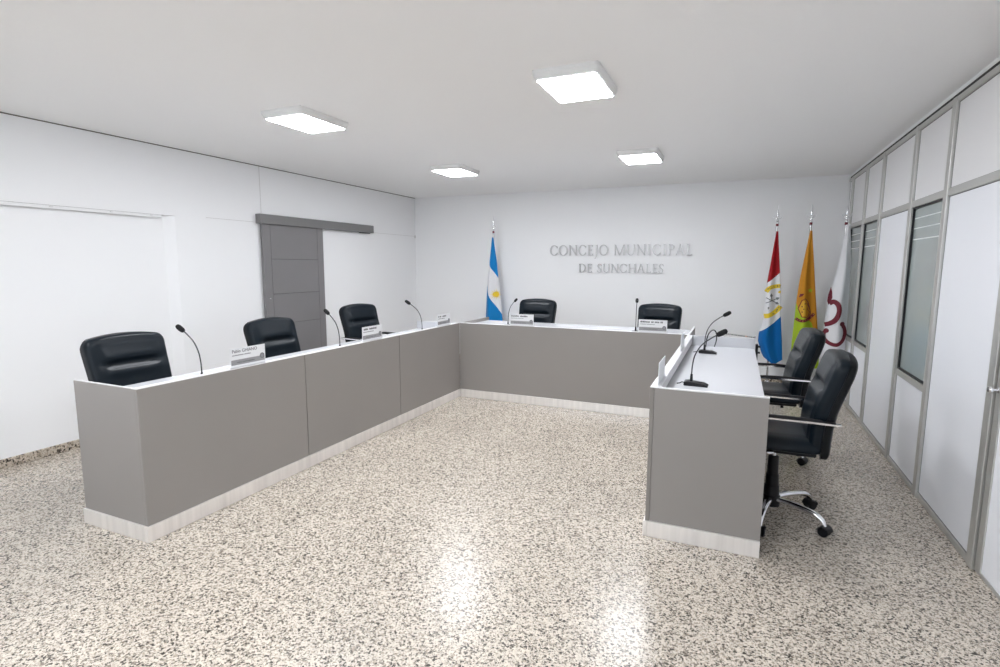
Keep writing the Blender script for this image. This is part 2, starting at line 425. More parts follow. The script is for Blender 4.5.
# short right desk
RX0, RX1, RY0, RY1 = -.41, .189, 3.025, 5.50
t = empty('council_desk', (0, 0, 0))
MB().box(RX0, RX0 + .022, RY0, RY1, KH, ZT - .004, bev=.0015).build('front_panel', taupe2_m, t)
MB().box(RX0 + .0225, RX1, RY0 + .004, RY0 + .024, KH, ZT - .006, bev=.0015).build('side_panel', taupe_m, t)
MB().box(RX0 + .0225, RX1, RY1 - .02, RY1, KH, ZT - .004, bev=.0015).build('side_panel', inner_m, t)
MB().box(RX0, RX0 + .05, RY0, RY1, ZT - .004, ZT).build('cap', capw_m, t)
MB().box(RX0 + .05, RX1, RY0, RY0 + .022, ZT - .006, ZT).build('edge_strip', capw_m, t)
MB().box(RX0 + .05, RX1, RY1 - .021, RY1, ZT - .004, ZT).build('edge_strip', capw_m, t)
MB().box(RX0 + .023, RX0 + .045, RY0 + .025, RY1 - .021, .80, ZT - .004).build('fascia', capw_m, t)
MB().box(RX0 + .023, RX0 + .033, RY0 + .025, RY1 - .021, .755, .80).build('cable_gap', gap_m, t)
MB().box(RX0 + .034, RX1, RY0 + .025, RY1 - .021, .755, .78, bev=.002).build('worktop', top_m, t)
MB().box(RX0 - .010, RX0 + .012, RY0 - .010, RY1, 0, KH, bev=.0015).build('kickplate', kick_m, t)
MB().box(RX0 + .0125, RX1, RY0 - .010, RY0 + .012, 0, KH, bev=.0015).build('kickplate', kick_m, t)
tag(t, 'short taupe council desk with white worktop beside the glazed partition', 'desk')

# printed strap lying along the top of the far panel
t = empty('printed_strap', (0, RY1 - .012, ZT))
def zst(x): return .0003 + .024 * max(0, (.17 - x) / .27) ** 1.0
pts = [lerp_(-.105, .186, i / 12) for i in range(13)]
MB().strip([(x, zst(x)) for x in pts], [(x, zst(x) + .017) for x in pts], -.0015, .0015).build('webbing', tape_m, t)
xx = -.10
while xx < .175:
    wd = random.uniform(.006, .020)
    MB().prism([(xx, zst(xx) + .004), (xx + wd, zst(xx + wd) + .004), (xx + wd, zst(xx + wd) + .0145), (xx, zst(xx) + .0145)], -.0022, -.0014).build('printed_mark', orangep_m if .085 < xx < .115 else ink_m, t)
    xx += wd + random.uniform(.003, .008)
MB().box(.178, .192, -.004, .004, 0, .022, bev=.002).build('buckle', chrome_m, t)
tag(t, 'pale strap with dark printed marks lying on the far panel of the short desk', 'strap')

# black gadget at the far outer end of the short desk
t = empty('cable_box', (RX1 + .001, 5.40, .66))
MB().box(0, .022, -.035, .035, 0, .175, bev=.006).build('body', plastic_m, t)
for z in (.10, .155): MB().tube([(.02, -.02, z), (.04, -.02, z)], .009, 8).build('peg', plastic_m, t, True)
tag(t, 'small black box with pegs on the outer end of the short desk', 'cable box')
# cable loop lying over the far panel
o = MB().tube([(-.235, 5.40, .785), (-.232, 5.46, .85), (-.215, 5.475, .905), (-.18, 5.47, .938), (-.152, 5.46, .915), (-.146, 5.44, .85), (-.16, 5.41, .786)], .0055, 7, smooth=5).build('cable', plastic_m, None, True)
tag(o, 'looped black cable standing at the far end of the short desk', 'cable')

# ------------------------------------------------------------------ office chairs (local: faces +x, origin on the floor under the column)
def lerp(a, b, t): return a + (b - a) * t
def sstep(a, b, x):
    t = max(0, min(1, (x - a) / (b - a))); return t * t * (3 - 2 * t)
SPN = [(.40, -.222), (.47, -.224), (.56, -.224), (.65, -.230), (.73, -.243), (.80, -.262), (.87, -.285), (.94, -.307), (1.0, -.322), (1.06, -.330), (1.12, -.335)]
def spine(z):      # x of the sheet between cushion and shell: upright below the arms, leaning back above
    for (za, xa), (zb, xb) in zip(SPN, SPN[1:]):
        if z <= zb: return lerp(xa, xb, (z - za) / (zb - za))
    return SPN[-1][1]
def pillow(z0, z1, hw0, hw1, R, front, back, nu=25, nv=33, dx=0., groove=True):
    """padded panel standing along the spine; front(u,v), back(u,v) give offsets"""
    vs_ = [0, .012, .03, .055] + [lerp(.08, .90, i / (nv - 9)) for i in range(nv - 8)] + [.93, .955, .975, .99, 1.0]
    us = [-1, -.985, -.955, -.91] + [lerp(-.85, .85, i / (nu - 9)) for i in range(nu - 8)] + [.91, .955, .985, 1]
    H = z1 - z0; V = []; F = []
    def P(u, v, off):
        z = lerp(z0, z1, v); hw = lerp(hw0, hw1, v)
        e = z - (z1 - R)
        if e > 0: hw -= R - math.sqrt(max(0, R * R - e * e))
        e = (z0 + .04) - z
        if e > 0: hw -= .04 - math.sqrt(max(0, .04 ** 2 - e * e))
        crown = .016 * (1 - u * u) * sstep(.6, 1, v)
        return (spine(z) + dx + off + .012 * (u * u) ** 1.2, u * hw, z + crown)
    nu_ = len(us); nv_ = len(vs_)
    for side in (front, back):
        for v in vs_:
            for u in us: V.append(P(u, v, side(u, v)))
    K = nu_ * nv_
    for j in range(nv_ - 1):
        for i in range(nu_ - 1):
            a = j * nu_ + i
            F.append((a, a + 1, a + nu_ + 1, a + nu_)); F.append((K + a, K + a + nu_, K + a + nu_ + 1, K + a + 1))
    for i in range(nu_ - 1):
        F.append((i, K + i, K + i + 1, i + 1)); b = (nv_ - 1) * nu_ + i
        F.append((b, b + 1, K + b + 1, K + b))
    for j in range(nv_ - 1):
        a = j * nu_; F.append((a, a + nu_, K + a + nu_, K + a)); b = a + nu_ - 1
        F.append((b, K + b, K + b + nu_, b + nu_))
    return MB().add(V, F)
def edge(u, v):   # 0 on the rim, 1 inside
    a = 1 - abs(u) ** 7; b = 1 - abs(2 * v - 1) ** 11
    return math.sqrt(max(0, a)) * math.sqrt(max(0, b))
V0 = .675
def cushion_front(u, v):
    d = .028 + .050 * edge(u, v)
    g = math.exp(-((v - V0) / .022) ** 2) * (1 - sstep(.52, .80, abs(u)))
    d -= .046 * g
    d -= .010 * math.exp(-((v - V0 - .004) / .012) ** 2)
    d += .012 * math.exp(-((v - V0 + .085) / .05) ** 2) * (1 - sstep(.5, .9, abs(u)))
    d += .010 * math.exp(-((v - V0 - .10) / .07) ** 2) * (1 - sstep(.5, .9, abs(u)))
    d -= .007 * (math.exp(-((abs(u) - .86) / .025) ** 2) * sstep(.05, .1, v) * (1 - sstep(.93, .97, v)) + math.exp(-((v - .93) / .018) ** 2) * (1 - sstep(.82, .88, abs(u))))
    return d
def cushion_back(u, v): return -.002
def shell_front(u, v): return -.006
def shell_back(u, v): return -.032 - .022 * edge(u, v)
def cushion_seat():
    V = []; F = []; us = [-1, -.98, -.94, -.86] + [lerp(-.75, .75, i / 14) for i in range(15)] + [.86, .94, .98, 1]; n = len(us)
    def P(a, b, top):
        r = 1 - .10 * (abs(a * b)) ** 5
        x = .015 + a * .25 * r; y = b * .255 * r
        e = math.sqrt(max(0, 1 - abs(a) ** 7)) * math.sqrt(max(0, 1 - abs(b) ** 7))
        if top:
            z = .520 + .060 * e - .012 * math.exp(-(a * a + b * b) / .35) - .006 * math.exp(-((abs(b) - .72) / .03) ** 2) * e
            z -= .03 * sstep(.6, 1, a) * e
        else: z = .505 - .016 * e
        return (x, y, z)
    for top in (1, 0):
        for b in us:
            for a in us: V.append(P(a, b, top))
    K = n * n
    for j in range(n - 1):
        for i in range(n - 1):
            q = j * n + i; F.append((q, q + 1, q + n + 1, q + n)); F.append((K + q, K + q + n, K + q + n + 1, K + q + 1))
    for i in range(n - 1):
        F.append((i, K + i, K + i + 1, i + 1)); b = (n - 1) * n + i; F.append((b, b + 1, K + b + 1, K + b))
        a = i * n; F.append((a, a + n, K + a + n, K + a)); b = a + n - 1; F.append((b, K + b, K + b + n, b + n))
    return MB().add(V, F)
def flat_bar(pts, wy, th, k=6):
    P = catmull([Vector(p) for p in pts], k); V = []; F = []; n = len(P)
    for i, p in enumerate(P):
        tg = (P[min(i + 1, n - 1)] - P[max(i - 1, 0)]).normalized(); nn = Vector((-tg.z, 0, tg.x))
        for sy, sn in ((-1, -1), (1, -1), (1, 1), (-1, 1)): V.append(p + Vector((0, sy * wy / 2, 0)) + nn * sn * th / 2)
    for i in range(n - 1):
        for k2 in range(4): F.append((i * 4 + k2, i * 4 + (k2 + 1) % 4, (i + 1) * 4 + (k2 + 1) % 4, (i + 1) * 4 + k2))
    F.append((3, 2, 1, 0)); F.append(tuple((n - 1) * 4 + q for q in range(4)))
    return MB().add(V, F)
def make_chair():
    t = empty('office_chair')
    cushion_seat().build('seat', leather_m, t, True, 80)
    MB().box(-.20, .22, -.215, .215, .470, .495, bev=.01).build('seat_pan', plastic_m, t, True, 30)
    pillow(.50, 1.045, .236, .258, .066, cushion_front, cushion_back).build('backrest', leather_m, t, True, 80)
    pillow(.465, 1.034, .238, .254, .075, shell_front, shell_back, dx=.002).build('back_shell', leather2_m, t, True, 80)
    for s in (-1, 1):
        y = s * .283
        a = flat_bar([(.02, y * .80, .482), (.08, y * .93, .490), (.16, y, .53), (.235, y, .61), (.235, y, .672), (.19, y, .694), (.05, y, .697), (-.10, y, .696), (-.24, y, .694), (-.292, y, .692)], .034, .011)
        ar = a.build('arm_frame', chrome_m, t, True, 35)
        pd = MB(); 
        V = []
        for i in range(13):
            q = i / 12; xx = lerp(-.225, .175, q); e = math.sin(PI * min(1, max(0, q))) ** .3
            for k in range(8):
                an = PI * k / 7; V.append((xx, y + .021 * e * math.cos(an), .7015 + .016 * e * math.sin(an)))
        F = [(i * 8 + k, i * 8 + k + 1, (i + 1) * 8 + k + 1, (i + 1) * 8 + k) for i in range(12) for k in range(7)] + [(i * 8, (i + 1) * 8, (i + 1) * 8 + 7, i * 8 + 7) for i in range(12)]
        pd.add(V, F + [tuple(range(8)), tuple(96 + k for k in range(8))]).build('arm_pad', plastic_m, ar, True, 60)
        MB().box(-.27, -.22, y - s * .05, y + s * .012, .684, .70, bev=.003).build('arm_bracket', plastic_m, t)
    MB().lathe([(.055, .432), (.085, .460), (.085, .471)], 18).build('tilt_housing', plastic_m, t, True, 40)
    MB().lathe([(.014, .36), (.014, .434)], 14).build('gas_lift', chrome_m, t, True, 40)
    MB().lathe([(.052, .075), (.052, .135), (.045, .14), (.042, .20), (.038, .203), (.036, .27), (.032, .273), (.030, .385), (.020, .39)], 20).build('column_cover', plastic_m, t, True, 35)
    MB().tube([(0, 0, .455), (-.05, -.16, .45), (-.055, -.24, .445)], .006, 7).build('lever', plastic_m, t, True)
    MB().tube([(-.13, .0, .468), (-.13, .0, .405)], lambda q: .012 + .012 * math.sin(PI * q), 12).build('tension_knob', plastic_m, t, True)
    for k in range(5):
        a = BASE_ANG + k * 2 * PI / 5
        M = Matrix.Rotation(a, 4, 'Z')
        lg = MB().tube([(.035, 0, .118), (.12, 0, .122), (.22, 0, .116), (.275, 0, .105), (.305, 0, .085), (.318, 0, .058)], lambda q: lerp(.022, .0165, q), 10, smooth=3, flat=.8).xform(M).build('leg', chrome_m, t, True, 60)
        c = MB()
        for sy in (-.019, .019):
            cy = MB().lathe([(.012, -.0105), (.026, -.0105), (.029, -.006), (.029, .006), (.026, .0105), (.012, .0105)], 18).xform(Matrix.Translation((.320, sy, .029)) @ Matrix.Rotation(PI / 2, 4, 'X'))
            c.add(cy.v, cy.f)
        c.tube([(.318, 0, .064), (.318, 0, .03)], .0075, 8)
        # hood over the twin wheels
        V = []
        for i in range(9):
            an = lerp(0, PI, i / 8)
            for yy in (-.032, .032):
                V.append((.320 + .033 * math.cos(an), yy, .030 + .033 * math.sin(an)))
        c.add(V, [(2 * i, 2 * i + 1, 2 * i + 3, 2 * i + 2) for i in range(8)])
        c.xform(M).build('caster', plastic_m, lg, True, 40, fix=False)
    return t
BASE_ANG = math.radians(149 + 0)
chair = make_chair()
spots = [
    (.268, 3.60, 180, 0, 'black leather office chair at the open near end of the short desk'),
    (.262, 4.80, 184, 0, 'black leather office chair at the short desk beside the flags'),
    (-3.515, 2.275, -3, .02, 'black leather office chair at the free end of the long desk'),
    (-3.515, 3.54, -2, .01, 'black leather office chair at the long desk in front of the sliding door'),
    (-3.70, 4.965, -9, .035, 'black leather office chair at the long desk beside its inner corner, turned slightly'),
    (-2.40, 6.40, -92, .045, 'black leather office chair at the back desk beside the sky blue and white flag'),
    (-.845, 6.40, -93, .03, 'black leather office chair at the back desk below the last letters of the wall lettering'),
]
for i, (x, y, rz, dz, lb) in enumerate(spots):
    o = chair if i == 0 else copy_tree(chair)
    o.location = (x, y, 0); o.rotation_euler = (0, 0, math.radians(rz))
    tag(o, lb, 'chair', 'black office chairs')
    if dz:
        for ch in o.children:
            if ch.name.split('.')[0] in ('seat', 'seat_pan', 'backrest', 'back_shell', 'arm_frame', 'arm_bracket', 'tilt_housing', 'gas_lift', 'lever', 'tension_knob'): ch.location.z += dz

# ------------------------------------------------------------------ desk microphones (local: bends towards +x, origin on the worktop under the stem)
def make_mic():
    t = empty('gooseneck_microphone')
    prof = [(-.045, 0), (.105, 0), (.105, .008), (.075, .020), (-.02, .030), (-.045, .026)]
    b = MB().prism(prof, -.042, .042)
    bo = b.build('base', plastic_m, t)
    bv = bo.modifiers.new('bevel', 'BEVEL'); bv.width = .006; bv.segments = 3
    MB().box(.045, .07, -.012, .012, .0235, .0275, bev=.002).build('switch', neck_m, bo)
    MB().tube([(0, 0, .026), (0, 0, .075)], lambda q: .0105 - .003 * q, 12).build('socket', plastic_m, t, True, 40)
    MB().tube([(0, 0, .07), (.003, 0, .14), (.018, 0, .21), (.055, 0, .275), (.11, 0, .322), (.145, 0, .345)], .0042, 9, smooth=6).build('gooseneck', neck_m, t, True)
    hd = MB().tube([(.140, 0, .341), (.146, 0, .345), (.156, 0, .351), (.172, 0, .360), (.188, 0, .370), (.198, 0, .376), (.203, 0, .379)],
                   lambda q: .0055 + .0125 * math.sin(PI * min(1, max(0, q * .98 + .0))) ** .55, 14).build('foam_head', foam_m, t, True, 80)
    MB().tube([(-.043, 0, .012), (-.06, .006, .014), (-.075, .004, .006), (-.092, -.002, .004)], .0035, 7, smooth=4).build('cable', plastic_m, t, True)
    return t
mic = make_mic()
mics = [
    (-.234, 3.62, .7802, -2, .97, 'black gooseneck microphone on the near end of the short desk worktop'),
    (-.229, 5.02, .7802, 0, .98, 'black gooseneck microphone on the far end of the short desk worktop'),
    (-3.12, 2.335, .7822, 182, .97, 'black gooseneck microphone at the free end of the long desk'),
    (-3.12, 3.655, .7822, 168, .97, 'black gooseneck microphone between the two nameplates of the long desk'),
    (-3.12, 4.99, .7822, 186, .98, 'black gooseneck microphone at the inner corner of the long desk'),
    (-2.40, 5.70, .8402, 74, .82, 'black gooseneck microphone on the back desk near the sky blue and white flag'),
    (-.945, 5.70, .8402, 98, .92, 'black gooseneck microphone on the back desk near the short desk'),
]
for i, (x, y, z, rz, sc, lb) in enumerate(mics):
    o = mic if i == 0 else copy_tree(mic)
    o.location = (x, y, z); o.rotation_euler = (0, 0, math.radians(rz)); o.scale = (sc, sc, sc)
    tag(o, lb, 'microphone', 'gooseneck microphones on the desks')

# ------------------------------------------------------------------ nameplates (local: card in x,z plane, front looks to -y)
def text_mesh(name, txt, size, mt, parent, loc, align='LEFT', ext=.0004):
    c = bpy.data.curves.new('tmp', 'FONT'); c.body = txt; c.size = size; c.align_x = align; c.extrude = ext; c.resolution_u = 2
    ob = bpy.data.objects.new('tmp', c); COL.objects.link(ob)
    dg = bpy.context.evaluated_depsgraph_get()
    me = bpy.data.meshes.new_from_object(ob.evaluated_get(dg)); bpy.data.objects.remove(ob)
    me.name = name; me.materials.clear(); me.materials.append(mt)
    o = bpy.data.objects.new(name, me); COL.objects.link(o); o.parent = parent; o.location = loc
    o.rotation_euler = (PI / 2, 0, 0)
    return o
def marks(mb, x0, x1, z, h, y=-.0022):
    x = x0
    while x < x1:
        wd = random.uniform(.35, .7) * h; mb.box(x, min(x + wd, x1), y, y + .001, z, z + h * random.uniform(.75, 1.0)); x += wd + .22 * h
        if random.random() < .08: x += .5 * h
    return mb
def nameplate(loc, rz, lb, name=None, words=None, front=True):
    t = empty('nameplate', loc, rz)
    MB().box(-.14, .14, -.0015, .0015, 0, .128).build('card', card_m, t)
    MB().prism([(-.14, 0), (.14, 0), (.14, .004), (-.14, .004)], -.0015, .022).build('foot', card_m, t)
    MB().box(-.134, .134, -.0022, -.0014, .018, .052).build('grey_band', band_m, t)
    cr = MB().lathe([(.019, 0), (.019, .001)], 22).xform(Matrix.Translation((.113, -.0018, .052)) @ Matrix.Rotation(PI / 2, 4, 'X')).build('crest', crest_m, t)
    MB().lathe([(.0125, 0), (.0125, .0005)], 18).xform(Matrix.Translation((.113, -.0028, .052)) @ Matrix.Rotation(PI / 2, 4, 'X')).build('crest_shield', ink2_m, cr)
    if name: text_mesh('name_text', name, .031, ink_m, t, (-.126, -.002, .098))
    else:
        m = MB(); x = -.125
        for a, b in words: marks(m, a, b, .098, .017)
        m.build('name_text', ink_m, t)
    marks(MB(), -.125, .02, .078, .008).build('title_text', ink2_m, t)
    marks(MB(), -.09, .05, .030, .008, -.0030).build('band_text', crest_m, t)
    tag(t, lb, 'nameplate', 'nameplates on the desks')
    return t
nameplate((XF - .022, 2.557, ZT), PI / 2, 'white nameplate with dark name text in front of the sliding door chair', name='Pablo GHIANO')
nameplate((XF - .022, 3.895, ZT), PI / 2, 'white nameplate with grey band in front of the turned chair on the long desk', words=[(-.12, -.06), (-.04, .06)])
nameplate((XF - .022, 5.18, ZT), PI / 2, 'white nameplate at the inner corner end of the long desk', words=[(-.12, -.05), (-.03, .05)])
nameplate((-2.165, BYF + .018, ZT), 0, 'white nameplate on the back desk beside the sky blue and white flag', words=[(-.125, -.035), (-.02, .07)])
nameplate((-.75, BYF + .018, ZT), 0, 'white nameplate on the back desk near the short desk', words=[(-.125, -.03), (-.015, .10)])
nameplate((RX0 + .036, 3.215, ZT), -PI / 2, 'white nameplate seen from behind at the near end of the short desk', words=[(-.12, -.04), (-.02, .07)])
nameplate((RX0 + .036, 4.52, ZT), -PI / 2, 'white nameplate seen from behind on the far half of the short desk', words=[(-.12, -.05), (-.03, .06)])

# ------------------------------------------------------------------ wall lettering
def ell(cx, cy, rx, ry, a0, a1, n=18):
    return [(cx + rx * math.cos(math.radians(lerp(a0, a1, i / n))), cy + ry * math.sin(math.radians(lerp(a0, a1, i / n)))) for i in range(n + 1)]
TK, TN, SF = .125, .075, .06
def glyph(ch):
    """list of pieces: ('p', polygon) or ('s', outer, inner); cap height 1; returns pieces, advance"""
    g = []
    R = lambda x0, x1, z0, z1: g.append(('p', [(x0, z0), (x1, z0), (x1, z1), (x0, z1)]))
    def ring(cx, cy, rx, ry, a0, a1, tx=TK, ty=TN, n=20): g.append(('s', ell(cx, cy, rx, ry, a0, a1, n), ell(cx, cy, rx - tx, ry - ty, a0, a1, n)))
    def stem(x, wd, z0=0, z1=1, top=True, bot=True):
        R(x, x + wd, z0, z1)
        if bot: R(x - SF, x + wd + SF, z0, z0 + .035)
        if top: R(x - SF, x + wd + SF, z1 - .035, z1)
    def diag(xa, za, xb, zb, wd): g.append(('p', [(xa, za), (xa + wd, za), (xb + wd, zb), (xb, zb)]))
    if ch == 'C':
        ring(.46, .5, .46, .52, 42, 318); R(.77, .80, .70, .90); R(.77, .80, .10, .30); adv = .90
    elif ch == 'O': ring(.48, .5, .48, .52, 0, 360, n=32); adv = 1.04
    elif ch == 'N':
        stem(.08, TN, top=False); stem(.74, TN, bot=False); diag(.74, 0, .03, 1, TK + .03); R(0, .1, .965, 1); adv = .94
    elif ch == 'E':
        stem(.08, TK); R(.19, .54, .96, 1); R(.19, .56, 0, .04); R(.19, .46, .49, .53); R(.51, .54, .83, 1); R(.53, .56, 0, .17); R(.44, .46, .42, .60); adv = .66
    elif ch == 'J':
        stem(.16, TK, -.10, 1, bot=False); g.append(('s', ell(.06, -.10, .215, .22, 0, -95, 10), ell(.06, -.10, .10, .16, 0, -95, 10))); adv = .40
    elif ch == 'M':
        stem(.06, TN, top=False); stem(.92, TK, top=False); diag(.48, 0, .03, 1, TK); diag(.50, 0, .93, 1, TN + .01); R(0, .1, .965, 1); R(.92, 1.08, .965, 1); adv = 1.16
    elif ch == 'U':
        stem(.08, TK, .34, 1, bot=False); stem(.70, TN, .34, 1, bot=False)
        g.append(('s', ell(.415, .34, .335, .36, 180, 360, 18), ell(.445, .34, .255, .30, 180, 360, 18))); adv = .92
    elif ch == 'I': stem(.13, TK); adv = .44
    elif ch == 'P':
        stem(.08, TK); ring(.26, .73, .34, .27, -90, 90, ty=.04); R(.19, .27, .46, .50); R(.19, .27, .96, 1); adv = .64
    elif ch == 'A':
        diag(.06, 0, .40, 1, TN); diag(.70, 0, .36, 1.02, TK); R(.18, .66, .34, .38); R(0, .2, 0, .035); R(.62, .88, 0, .035); adv = .92
    elif ch == 'L':
        stem(.08, TK); R(.19, .56, 0, .04); R(.53, .56, 0, .18); adv = .62
    elif ch == 'D':
        stem(.08, TK); ring(.34, .5, .54, .5, -90, 90, ty=.04); R(.19, .36, 0, .04); R(.19, .36, .96, 1); adv = .98
    elif ch == 'S':
        g.append(('s', ell(.27, .75, .23, .26, 30, 250, 16), ell(.27, .75, .14, .21, 30, 250, 16)))
        g.append(('s', ell(.25, .25, .25, .27, 75, -150, 16), ell(.25, .25, .15, .22, 75, -150, 16)))
        g.append(('p', [(.12, .56), (.20, .50), (.36, .44), (.32, .53)])); R(.46, .49, .74, .92); R(.0, .03, .08, .26); adv = .56
    elif ch == 'H':
        stem(.08, TK); stem(.70, TK); R(.19, .71, .49, .53); adv = .95
    else: adv = .40
    return g, adv
sign = empty('wall_lettering', (0, YB, 1.44))
def line(txt, x0, x1, zb, cap):
    gs = [glyph(c) for c in txt]; sp = .07; tot = sum(a + sp for _, a in gs) - sp
    k = (x1 - x0) / tot; x = x0
    for (g, adv), c in zip(gs, txt):
        if g:
            m = MB(); 
            cv = lambda pl: [(x + p[0] * k, zb - 1.44 + p[1] * cap) for p in pl]
            for p in g:
                if p[0] == 'p': m.prism(cv(p[1]), -.030, -.006)
                else: m.strip(cv(p[1]), cv(p[2]), -.030, -.006)
            m.box(x + k * (adv * .3), x + k * (adv * .3) + .008, -.007, 0, zb - 1.44 + cap * .5, zb - 1.44 + cap * .5 + .008) if c in 'E' else None
            m.build('letter', letter_m, sign)
        x += (adv + sp) * k
line('CONCEJO MUNICIPAL', -2.604, -.566, 1.688, .150)
line('DE SUNCHALES', -2.157, -.937, 1.442, .124)
tag(sign, 'raised silver lettering reading CONCEJO MUNICIPAL DE SUNCHALES on the back wall', 'wall sign')

# ------------------------------------------------------------------ flags
def interp(tab, z):
    """tab: list of (z, x) from the top down"""
    if z >= tab[0][0]: return tab[0][1]
    for (za, xa), (zb, xb) in zip(tab, tab[1:]):
        if z >= zb:
            t = (za - z) / (za - zb); return lerp(xa, xb, t)
    return tab[-1][1]
class Flag:
    def __init__(s, left, right, y, folds, phase, curl=.25):
        s.curl = curl
        s.L, s.R, s.y, s.folds, s.ph = left, right, y, folds, phase
    def depth(s, x, z):
        a, b = interp(s.L, z), interp(s.R, z); wd = max(.02, b - a); t = max(0, min(1, (x - a) / wd))
        amp = .16 * wd
        d = amp * math.sin(s.folds * PI * t + s.ph + .6 * z) + s.curl * wd * (2 * t - 1) ** 4
        return s.y + d
    def cloth(s, bands, mats, zbot, t_parent, ztop):
        """bands: list of polylines [(t, z)...] dividing the cloth; ztop(t), zbot(t) are the ends"""
        NT = 40; V = []; F = []; MI = []
        cuts = [ztop] + bands + [zbot]
        def at(pl, t):
            for (ta, za), (tb, zb) in zip(pl, pl[1:]):
                if t <= tb: return lerp(za, zb, (t - ta) / (tb - ta))
            return pl[-1][1]
        rows = []
        for bi in range(len(cuts) - 1):
            ns = 14
            for k in range(ns + (1 if bi == len(cuts) - 2 else 0)): rows.append((bi, k / ns))
        n = NT + 1
        for side in (0, 1):
            for bi, q in rows:
                for i in range(n):
                    t = i / NT; z = lerp(at(cuts[bi], t), at(cuts[bi + 1], t), q)
                    a, b = interp(s.L, z), interp(s.R, z); x = lerp(a, b, t)
                    y = s.depth(x, z)
                    if side:
                        wd = b - a; y += .004 + .22 * wd * math.sqrt(max(0, 1 - (2 * t - 1) ** 2))
                    V.append((x, y, z))
        K = n * len(rows); m = MB()
        m.v = V
        for j in range(len(rows) - 1):
            for i in range(NT):
                a = j * n + i
                m.f.append((a, a + 1, a + n + 1, a + n)); m.m.append(rows[j][0])
                m.f.append((K + a, K + a + n, K + a + n + 1, K + a + 1)); m.m.append(rows[j][0])
            for i in (0, NT):
                a = j * n + i; m.f.append((a, a + n, K + a + n, K + a)); m.m.append(rows[j][0])
        for j in (0, len(rows) - 1):
            for i in range(NT):
                a = j * n + i; m.f.append((a, a + 1, K + a + 1, K + a)); m.m.append(min(rows[j][0], len(mats) - 1))
        return m.build('cloth', mats, t_parent, True, 80)
    def decal(s, name, polys, mt, parent, off=.004, sub=3):
        """polygons in x,z laid on the front of the cloth with a little thickness"""
        bm = bmesh.new()
        for pl in polys:
            vs_ = [bm.verts.new((p[0], 0, p[1])) for p in pl]
            try: bm.faces.new(vs_)
            except ValueError: pass
        bmesh.ops.triangulate(bm, faces=bm.faces)
        for _ in range(sub):
            long = [e for e in bm.edges if e.calc_length() > .012]
            if not long: break
            bmesh.ops.subdivide_edges(bm, edges=long, cuts=1); bmesh.ops.triangulate(bm, faces=bm.faces)
        for v in bm.verts: v.co.y = s.depth(v.co.x, v.co.z) - off
        r = bmesh.ops.extrude_face_region(bm, geom=list(bm.faces))
        for g in r['geom']:
            if isinstance(g, bmesh.types.BMVert): g.co.y -= .0012
        bmesh.ops.recalc_face_normals(bm, faces=bm.faces)
        me = bpy.data.meshes.new(name); bm.to_mesh(me); bm.free(); me.materials.append(mt)
        o = bpy.data.objects.new(name, me); COL.objects.link(o); o.parent = parent
        return o
def band_polys(pts, wd):
    """ribbon of width wd along a polyline in x,z, as quads"""
    out = []; L = []; n = len(pts)
    for i, p in enumerate(pts):
        a = pts[max(i - 1, 0)]; b = pts[min(i + 1, n - 1)]; dx, dz = b[0] - a[0], b[1] - a[1]; l = math.hypot(dx, dz) or 1
        w_ = wd(i / (n - 1)) if callable(wd) else wd
        L.append(((p[0] - dz / l * w_ / 2, p[1] + dx / l * w_ / 2), (p[0] + dz / l * w_ / 2, p[1] - dx / l * w_ / 2)))
    for a, b in zip(L, L[1:]): out.append([a[0], b[0], b[1], a[1]])
    return out
def smooth2(pts, k=6): return [(p.x, p.z) for p in catmull([Vector((a, 0, b)) for a, b in pts], k)]
def disc(cx, cz, r, n=20): return [(cx + r * math.cos(2 * PI * i / n), cz + r * math.sin(2 * PI * i / n)) for i in range(n)]
def letters_along(flag, txt, pts, size, mt, parent):
    """small printed letters following a curve on the cloth"""
    n = len(txt)
    for i, c in enumerate(txt):
        if c == ' ': continue
        q = (i + .5) / n * (len(pts) - 1); k = min(int(q), len(pts) - 2); f = q - k
        px, pz = lerp(pts[k][0], pts[k + 1][0], f), lerp(pts[k][1], pts[k + 1][1], f)
        an = math.atan2(pts[k + 1][1] - pts[k][1], pts[k + 1][0] - pts[k][0])
        o = text_mesh('printed_letter', c, size, mt, parent, (0, 0, 0), 'CENTER', ext=.0003)
        o.location = (px + math.sin(an) * size * .35, flag.depth(px, pz) - .0065, pz - math.cos(an) * size * .35)
        o.rotation_euler = (PI / 2, -an, 0)
def pole(parent, x, y, ztop, tip, zc, br=1.):
    """pole with a spear and crescent finial; tip = height of the finial"""
    MB().tube([(x, y, .05), (x, y, ztop)], .0125, 14).build('pole', wood_m, parent, True, 40)
    MB().lathe([(.17 * br, 0), (.17 * br, .012), (.10 * br, .03), (.03, .045), (.022, .10), (.016, .10)], 28, c=(x, y, 0)).build('base', chrome_m, parent, True, 40)
    f = MB().lathe([(.010, 0), (.017, .01), (.017, .025), (.008, .04), (.012, .055), (.017, .075), (.008, .13), (.0008, tip - ztop)], 14, c=(x, y, ztop))
    for s in (-1, 1):
        f.tube([(x, y, ztop + .045), (x + s * .022, y, ztop + .04), (x + s * .042, y, ztop + .055), (x + s * .050, y, ztop + .085)], lambda q: .0065 * (1 - .75 * q), 8, smooth=4)
    f.build('finial', chrome_m, parent, True, 50)
    MB().lathe([(.016, 0), (.016, .03)], 12, c=(x, y, ztop - .05)).build('collar', maroon_m, parent, True, 40)

